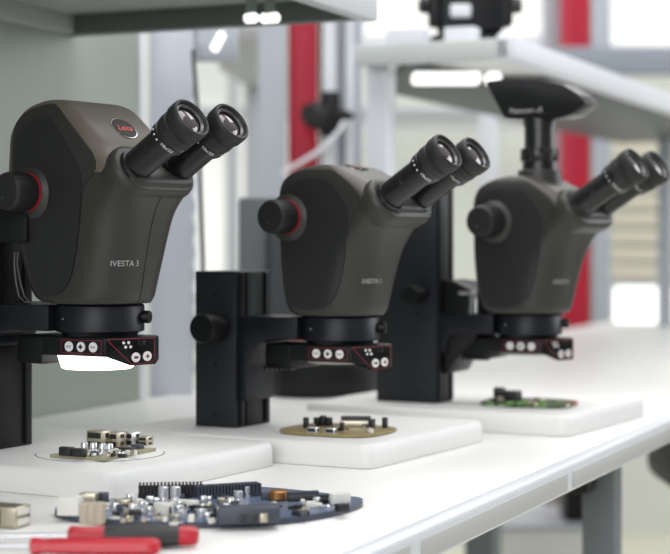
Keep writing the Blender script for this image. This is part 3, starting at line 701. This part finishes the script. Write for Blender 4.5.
        for a, b, c in zip(pf[-1:]+pf[:-1], pf, pf[1:]+pf[:1]):
            a, b, c = Vector(a), Vector(b), Vector(c); q += [tuple(b.lerp(a, .12)), tuple(b.lerp(a, .03).lerp(b.lerp(c, .03), .5)), tuple(b.lerp(c, .12))]
        mk = Matrix(((1, 0, 0, pb.x), (0, 0, 1, pb.y), (0, 1, 0, pb.z+73), (0, 0, 0, 1)))
        mb = MB(); mb.prism(q, -18, 18, mk, 1.5)
        cm = mm_build(mb, 'camera', M['gloss'], hd)
        text_on('camera_lettering', 'Flexacam c5', 7, lambda x, y: Vector((pb.x-8+x, pb.y-18.3, pb.z+73+11+y))*MM, M['white'], cm, width=42, bold=0.02)
    hm = hd.matrix_basis.copy()          # the head's pieces become parts of the microscope itself
    for c in list(hd.children):
        c.parent = root; c.matrix_parent_inverse = hm
    bpy.data.objects.remove(hd)
    return root
D1 = gp(100, 454, TZ+.024); D2 = gp(340, 430, TZ+.024); D3 = gp(528, 405, TZ+.024)
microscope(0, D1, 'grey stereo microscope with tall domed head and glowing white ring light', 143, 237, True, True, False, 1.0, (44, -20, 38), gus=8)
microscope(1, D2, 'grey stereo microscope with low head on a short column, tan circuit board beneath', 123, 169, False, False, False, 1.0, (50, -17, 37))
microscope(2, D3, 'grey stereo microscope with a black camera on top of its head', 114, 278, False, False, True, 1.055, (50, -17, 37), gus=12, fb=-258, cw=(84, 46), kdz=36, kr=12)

# ================================================================== circuit boards
M['pcbblue'] = mat('blue circuit board', (0.15, 0.20, 0.31), 0.3, bump=0.1, bscale=300, var=0.5, vscale=160)
M['pcbpale'] = mat('pale circuit board', (0.42, 0.38, 0.24), 0.4, bump=0.1, bscale=300, var=0.4, vscale=160)
M['pcbtan'] = mat('tan circuit board', (0.40, 0.31, 0.13), 0.4, bump=0.1, bscale=300, var=0.4, vscale=160)
M['pcbgreen'] = mat('green circuit board', (0.09, 0.16, 0.06), 0.4, bump=0.1, bscale=300, var=0.6, vscale=160)
M['edge'] = mat('board edge', (0.05, 0.06, 0.09), 0.5, bump=0.02)
M['tin'] = mat('tinned steel', (0.50, 0.455, 0.35), 0.32, metal=0.85, bump=0.05)
M['silver'] = mat('silver can', (0.78, 0.78, 0.80), 0.28, metal=0.8, bump=0.03)
M['ic'] = mat('black chip', (0.015, 0.015, 0.017), 0.45, bump=0.03)
M['slate'] = mat('slate plastic', (0.05, 0.058, 0.08), 0.45, bump=0.05)
M['ceramic'] = mat('tan ceramic', (0.45, 0.38, 0.29), 0.45, bump=0.05)
M['cream'] = mat('cream plastic', (0.72, 0.71, 0.66), 0.45, bump=0.03)
M['copper'] = mat('copper coil', (0.35, 0.17, 0.06), 0.35, metal=0.7, bump=0.05)
M['redpart'] = mat('red part', (0.5, 0.05, 0.05), 0.4, bump=0.02)
M['greenpart'] = mat('green part', (0.12, 0.26, 0.07), 0.4, bump=0.02)
def bitem(root, name, mb, m):
    o = mb.build(name, m, root); o.matrix_parent_inverse = Matrix.Translation(-root.location); return o
def comp(root, z, name, px, py, w_, d_, h_, m, rot=-27, bev=0.0006):
    c = gp(px, py, z); q = R(rot)
    mb = MB(); mb.box((c.x+math.sin(-q)*d_/2*0, c.y+d_/2, z+h_/2), (w_, d_, h_), min(bev, h_/4), q)
    return bitem(root, name, mb, M[m])
def can(root, z, px, py, r, h_, m='silver', name='capacitor'):
    c = gp(px, py, z)
    mb = MB(); mb.box((c.x, c.y+r, z+0.0008), (r*2.1, r*2.1, 0.0016), 0, R(-27)); mb.lathe([(0.0015, r*.94), (h_*.25, r*.9), (h_*.3, r), (h_-0.0006, r), (h_, r*.88)], (c.x, c.y+r, z), (0, 0, 1), 24)
    return bitem(root, name, mb, M[m])
def usb(root, z, px, py, w_, d_, h_, rot=-27, m='tin', slots=2, name='metal_connector'):
    c = gp(px, py, z); q = R(rot)
    mb = MB(); mb.box((c.x, c.y+d_/2, z+h_/2), (w_, d_, h_), 0.0006, q); o = bitem(root, name, mb, M[m])
    mb = MB(); rm = Matrix.Translation((c.x, c.y+d_/2, z)) @ Matrix.Rotation(q, 4, 'Z')
    for k in range(slots):
        zc = h_*(k+0.5)/slots
        t = bmesh.new(); bmesh.ops.create_cube(t, size=1); bmesh.ops.scale(t, vec=(w_*.8, 0.0012, h_/slots*.62), verts=t.verts); bmesh.ops.translate(t, vec=(0, -d_/2, zc), verts=t.verts); mb._in(t, rm)
        t = bmesh.new(); bmesh.ops.create_cube(t, size=1); bmesh.ops.scale(t, vec=(0.0012, d_*.3, h_/slots*.5), verts=t.verts); bmesh.ops.translate(t, vec=(w_/2, 0, zc), verts=t.verts); mb._in(t, rm)
    s_ = mb.build('port_opening', M['ic'], o); return o
def heatsink(root, z, p0, p1, dp, h_, m='slate', n=16):
    A, B = gp(*p0, z), gp(*p1, z); L = (B-A).length; an = math.atan2((B-A).y, (B-A).x); c = (A+B)/2+Vector((-math.sin(an), math.cos(an), 0))*dp/2
    mb = MB(); mb.box((c.x, c.y, z+h_*.15), (L, dp, h_*.3), 0, an)
    for k in range(n):
        q = c+Vector((math.cos(an), math.sin(an), 0))*L*((k+.5)/n-.5); mb.box((q.x, q.y, z+h_*.5), (L/n*.62, dp, h_), 0, an)
    mb.box((c.x, c.y, z+h_*.45), (L*.99, dp*.2, h_*.8), 0, an)
    return bitem(root, 'heat_sink', mb, M[m])
def pcb(name, label, center, outline, z0, th, m, edge, group=None, bev=0.0003):
    root = empty(name, center); tag(root, label, 'circuit board', group)
    mb = MB(); mb.prism(outline, z0, z0+th); 
    for f in mb.bm.faces: f.material_index = 0 if f.normal.z > 0.5 else 1
    mb.bm.normal_update()
    for f in mb.bm.faces: f.material_index = 0 if abs(f.normal.z) > 0.5 else 1
    o = bitem(root, 'board', mb, [M[m], M[edge]]); return root
PZ = TZ+0.0004+0.024+0.0010
# -- board under the left microscope
bc = Vector((-0.2175, 1.598)); fx = Vector((.89, -.456)); fy = Vector((.456, .89))
b1 = pcb('circuit_board', 'small pale circuit board with metal ports on the stage of the left microscope', (bc.x, bc.y, PZ), [tuple(bc+fx*u+fy*v) for u, v in ((-.031, -.042), (.031, -.042), (.031, .042), (-.031, .042))], PZ, 0.003, 'pcbpale', 'pcbpale')
z = PZ+0.003
usb(b1, z, 98, 449, .018, .016, .017); usb(b1, z, 115, 448, .014, .016, .0145); usb(b1, z, 130, 446, .015, .016, .013, m='silver'); usb(b1, z, 145, 446, .010, .012, .009)
comp(b1, z, 'edge_connector', 66, 456, .013, .007, .008, 'ic'); comp(b1, z, 'edge_connector', 79, 457, .013, .006, .0075, 'ic')
for (x, y, r, h_) in ((84, 452, .0034, .0085), (93, 452, .0034, .0085), (102, 453, .0034, .0085), (109, 453, .0034, .0085)): can(b1, z, x, y, r, h_)
comp(b1, z, 'chip', 126, 452, .016, .010, .004, 'ic'); comp(b1, z, 'chip', 137, 449, .010, .008, .004, 'slate')
rr_ = random.Random(3)
for (x, y) in ((90, 456), (117, 455), (122, 458)): comp(b1, z, 'chip', x, y, .008, .005, .0035, 'ic')
for k in range(34): comp(b1, z, 'component', rr_.uniform(74, 136), rr_.uniform(453, 457), rr_.uniform(.0025, .005), .003, rr_.uniform(.002, .005), rr_.choice(['cream', 'ic', 'tin', 'silver']))
# -- board under the middle microscope
c0 = gp(340, 431, PZ); ol = []
for k in range(40):
    an = 2*math.pi*k/40; ex = 0.56; u = math.copysign(abs(math.cos(an))**ex, math.cos(an))*.057; v = math.copysign(abs(math.sin(an))**ex, math.sin(an))*.05
    ol.append((c0.x+u*.88+v*.45-0.002, c0.y-u*.46+v*.88))
b2 = pcb('circuit_board', 'tan rounded circuit board with black pins on the stage of the middle microscope', c0, ol, PZ, 0.0025, 'pcbtan', 'pcbtan')
z = PZ+0.0025
comp(b2, z, 'pin_header', 306, 428, .005, .005, .011, 'ic'); comp(b2, z, 'pin_header', 385, 428, .005, .005, .011, 'ic')
for x in (317, 323, 329): comp(b2, z, 'chip', x, 426, .006, .006, .009+.002*(x == 323), 'ic')
comp(b2, z, 'card_holder', 357, 427, .036, .012, .006, 'tin', -5); comp(b2, z, 'card_holder_cover', 356, 425, .032, .010, .009, 'ic', -5)
comp(b2, z, 'card_slot_end', 372, 428, .004, .010, .009, 'ic')
for x, y in ((313, 433), (331, 434)): usb(b2, z, x, y, .011, .007, .006, m='silver', slots=1, name='port')
comp(b2, z, 'pin_header', 342, 431, .004, .004, .009, 'ic')
for k in range(14): comp(b2, z, 'component', rr_.uniform(300, 380), rr_.uniform(427, 434), rr_.uniform(.002, .005), .003, rr_.uniform(.0015, .004), rr_.choice(['cream', 'ic', 'tin', 'pcbtan']))
# -- board under the right microscope
c0 = gp(529, 404, PZ); ol = []
for k in range(40):
    an = 2*math.pi*k/40; ex = 0.6; u = math.copysign(abs(math.cos(an))**ex, math.cos(an))*.058; v = math.copysign(abs(math.sin(an))**ex, math.sin(an))*.048
    ol.append((c0.x+u*.88+v*.4, c0.y-u*.42+v*.88))
b3 = pcb('circuit_board', 'green circuit board with a black block on the stage of the right microscope', c0, ol, PZ, 0.0035, 'pcbgreen', 'pcbgreen')
z = PZ+0.0035
comp(b3, z, 'connector_block', 509, 401, .030, .018, .012, 'ic'); comp(b3, z, 'connector_block', 500, 399, .012, .012, .014, 'slate')
comp(b3, z, 'red_connector', 572, 404, .014, .008, .003, 'redpart'); comp(b3, z, 'metal_can', 540, 402, .014, .010, .005, 'tin')
for k in range(26): comp(b3, z, 'component', rr_.uniform(490, 570), rr_.uniform(401, 408), rr_.uniform(.004, .009), .005, rr_.uniform(.002, .006), rr_.choice(['greenpart', 'ic', 'tin', 'pcbgreen', 'ceramic', 'greenpart']))
# -- big blue board at the front
BZ = TZ+0.0035
ol = smooth_poly([(-.236, 1.405), (-.215, 1.362), (-.165, 1.338), (-.105, 1.330), (-.045, 1.344), (.002, 1.388), (.030, 1.452), (.006, 1.476), (-.055, 1.522), (-.085, 1.528), (-.128, 1.50), (-.165, 1.468), (-.215, 1.440)], 2)
b4 = pcb('circuit_board', 'large round blue motherboard lying on the bench in front', (-.105, 1.43, TZ), ol, TZ+0.0005, 0.005, 'pcbblue', 'edge')
z = TZ+0.0055
heatsink(b4, z, (138, 499), (203, 498), .016, .012, 'ic', 18); heatsink(b4, z, (197, 500), (262, 496), .014, .011, 'slate', 20)
can(b4, z, 163, 502, .0046, .0125); can(b4, z, 175, 502, .0046, .0125); can(b4, z, 246, 497, .0036, .009); can(b4, z, 238, 502, .004, .009)
comp(b4, z, 'network_port', 69, 516, .018, .014, .015, 'cream', -10); comp(b4, z, 'network_port_cover', 88, 507, .014, .012, .011, 'tin', -10)
comp(b4, z, 'black_port', 101, 504, .010, .009, .009, 'slate', -10)
for k, x in enumerate((84, 91.5, 99)): comp(b4, z, 'port_block', x, 525, .0062, .012, .0165, 'ceramic', -8)
comp(b4, z, 'white_connector', 186, 508, .020, .008, .006, 'cream', -20); comp(b4, z, 'white_connector', 340, 504, .018, .006, .009, 'cream', 30)
comp(b4, z, 'white_connector', 163, 515, .014, .010, .009, 'cream', -40); comp(b4, z, 'white_connector', 311, 508, .008, .006, .005, 'cream', -10)
for k in range(44):
    x = rr_.uniform(112, 212); comp(b4, z, 'resistor', x, rr_.uniform(505, 524), rr_.uniform(.002, .007), rr_.uniform(.002, .004), rr_.uniform(.0015, .005), rr_.choice(['silver', 'tin', 'ic', 'cream', 'slate', 'ceramic', 'silver']), rr_.choice([-27, -10, 15, 45]))
for x, y, w_, h_ in ((122, 508, .012, .007), (133, 517, .011, .005), (205, 512, .014, .005), (228, 506, .016, .004), (300, 516, .012, .004)): comp(b4, z, 'chip', x, y, w_, .008, h_, 'ic' if x != 122 else 'tin', -20)
blk = comp(b4, z, 'connector_block', 248, 524, .048, .022, .0125, 'slate', 6)
for x in (243, 254, 264): 
    c = gp(x, 521, z+0.004); mb = MB(); mb.box((c.x, c.y-0.0035, z+0.007), (.0055, .004, .0065), 0.0004, R(6)); bitem(b4, 'connector_socket', mb, M['ic' if x != 264 else 'tin'])
c = gp(278, 500, z); mb = MB(); mb.lathe([(0, .0065), (.0015, .008), (.007, .008), (.0085, .0065)], (c.x, c.y, z), (0, 0, 1), 24); bitem(b4, 'copper_coil', mb, M['copper'])
comp(b4, z, 'memory_socket', 318, 501, .052, .006, .005, 'ic', 10); comp(b4, z, 'memory_socket', 290, 499, .05, .005, .006, 'slate', 15)
comp(b4, z, 'audio_jack', 342, 512, .010, .008, .006, 'ic', 30)
for k in range(92):
    x = rr_.uniform(105, 345); yt = 500+abs(x-240)/240*6; yb = 526-max(0, (x-260))*.19-max(0, 140-x)*.1
    y = rr_.uniform(yt, max(yt+2, yb))
    if 215 < x < 285 and y > 512: continue
    comp(b4, z, 'component', x, y, rr_.uniform(.003, .009), rr_.uniform(.003, .006), rr_.uniform(.0015, .0065), rr_.choice(['silver', 'tin', 'ic', 'slate', 'cream', 'ceramic', 'pcbblue', 'silver']), rr_.choice([-27, -10, 10, 40]))
for k in range(16):
    x = rr_.uniform(108, 235); can(b4, z, x, rr_.uniform(503, 520), rr_.uniform(.0022, .0036), rr_.uniform(.004, .009))
# loose metal connector at the left edge of the picture
lc = empty('metal_connector', gp(10, 529, TZ)); tag(lc, 'loose tan metal connector block with stacked ports lying on the bench', 'connector')
lc.location.z += 0.0004
mb = MB(); mb.box((-.004, .012, .0085), (.028, .022, .0165), 0.0008, R(-22)); mb.build('shell', M['tin'], lc)
rm = Matrix.Translation((-.004, .012, 0)) @ Matrix.Rotation(R(-22), 4, 'Z')
for k in range(2):
    mb = MB(); t = bmesh.new(); bmesh.ops.create_cube(t, size=1); bmesh.ops.scale(t, vec=(.002, .016, .0045), verts=t.verts); bmesh.ops.translate(t, vec=(.014, 0, .0048+.0075*k), verts=t.verts); mb._in(t, rm); mb.build('port', M['cream'], lc)
mb = MB(); t = bmesh.new(); bmesh.ops.create_cube(t, size=1); bmesh.ops.scale(t, vec=(.012, .002, .012), verts=t.verts); bmesh.ops.translate(t, vec=(-.006, -.0108, .0085), verts=t.verts); mb._in(t, rm); mb.build('opening', M['ic'], lc)

# ================================================================== screwdrivers
M['redhandle'] = mat('clear red handle', (0.50, 0.004, 0.018), 0.22, coat=0.25, bump=0.01)
M['redgrip'] = mat('red grip', (0.45, 0.006, 0.02), 0.35, coat=0.1, bump=0.02)
M['blackgrip'] = mat('dark grey grip', (0.030, 0.030, 0.032), 0.5, bump=0.1)
M['steel'] = mat('steel shank', (0.6, 0.6, 0.62), 0.25, metal=1.0, bump=0.01)
def fluted(prof, n=6, dep=0.0, seg=72):
    mb = MB(); t = bmesh.new(); rr = []
    for (x, r) in prof:
        rr.append([t.verts.new((x, r*(1-dep*max(0, math.cos(n*2*math.pi*k/seg))**2)*math.cos(2*math.pi*k/seg), r*(1-dep*max(0, math.cos(n*2*math.pi*k/seg))**2)*math.sin(2*math.pi*k/seg))) for k in range(seg)])
    for a, b in zip(rr, rr[1:]):
        for k in range(seg): t.faces.new((a[k], a[(k+1) % seg], b[(k+1) % seg], b[k]))
    t.faces.new(rr[0][::-1]); t.faces.new(rr[-1]); mb._in(t); return mb
Ya = 1.219; xa0, xa1 = (30-CX)/FPX*Ya, (161-CX)/FPX*Ya; L = xa1-xa0
sa = empty('screwdriver', (xa0, Ya, TZ+0.0067)); sa.rotation_euler = (R(8), 0, R(-1)); tag(sa, 'screwdriver with a slim clear red handle, nearest the front', 'screwdriver', 'screwdrivers on the bench')
fluted([(0, .0040), (.001, .0058), (.004, .0064), (.007, .0058), (.011, .0050), (.016, .0054), (.03, .0058), (L*.75, .0061), (L-.012, .0063), (L-.004, .0060), (L-.001, .0045), (L, .002)], 6, 0.12).build('handle', M['redhandle'], sa)
mb = MB(); mb.lathe([(-.13, .0002), (-.128, .0016), (0.002, .0018)], (0, 0, 0), (1, 0, 0), 16); mb.build('shank', M['steel'], sa)
Yb_ = 1.247; xb0, xb1 = (68-CX)/FPX*Yb_, (199-CX)/FPX*Yb_; L = xb1-xb0
sb = empty('screwdriver', (xb0, Yb_, TZ+0.0089)); sb.rotation_euler = (R(5), 0, R(1)); tag(sb, 'screwdriver with a thick red and dark grey handle, behind the slim red one', 'screwdriver', 'screwdrivers on the bench')
fluted([(0, .0050), (.001, .0070), (.004, .0078), (.010, .0070), (.028, .0074), (.030, .0070)], 6, 0.06).build('red_collar', M['redgrip'], sb)
fluted([(.026, .0068), (.027, .0076), (.04, .0080), (.055, .0086), (.07, .0084), (L-.014, .0074), (L-.0125, .0068)], 6, 0.08).build('grip', M['blackgrip'], sb)
fluted([(L-.015, .0068), (L-.014, .0076), (L-.006, .0074), (L-.0015, .0062), (L, .003)], 6, 0.04).build('end_cap', M['redgrip'], sb)
mb = MB(); mb.lathe([(-.10, .0002), (-.098, .0018), (0.002, .0020)], (0, 0, 0), (1, 0, 0), 16); mb.build('shank', M['steel'], sb)
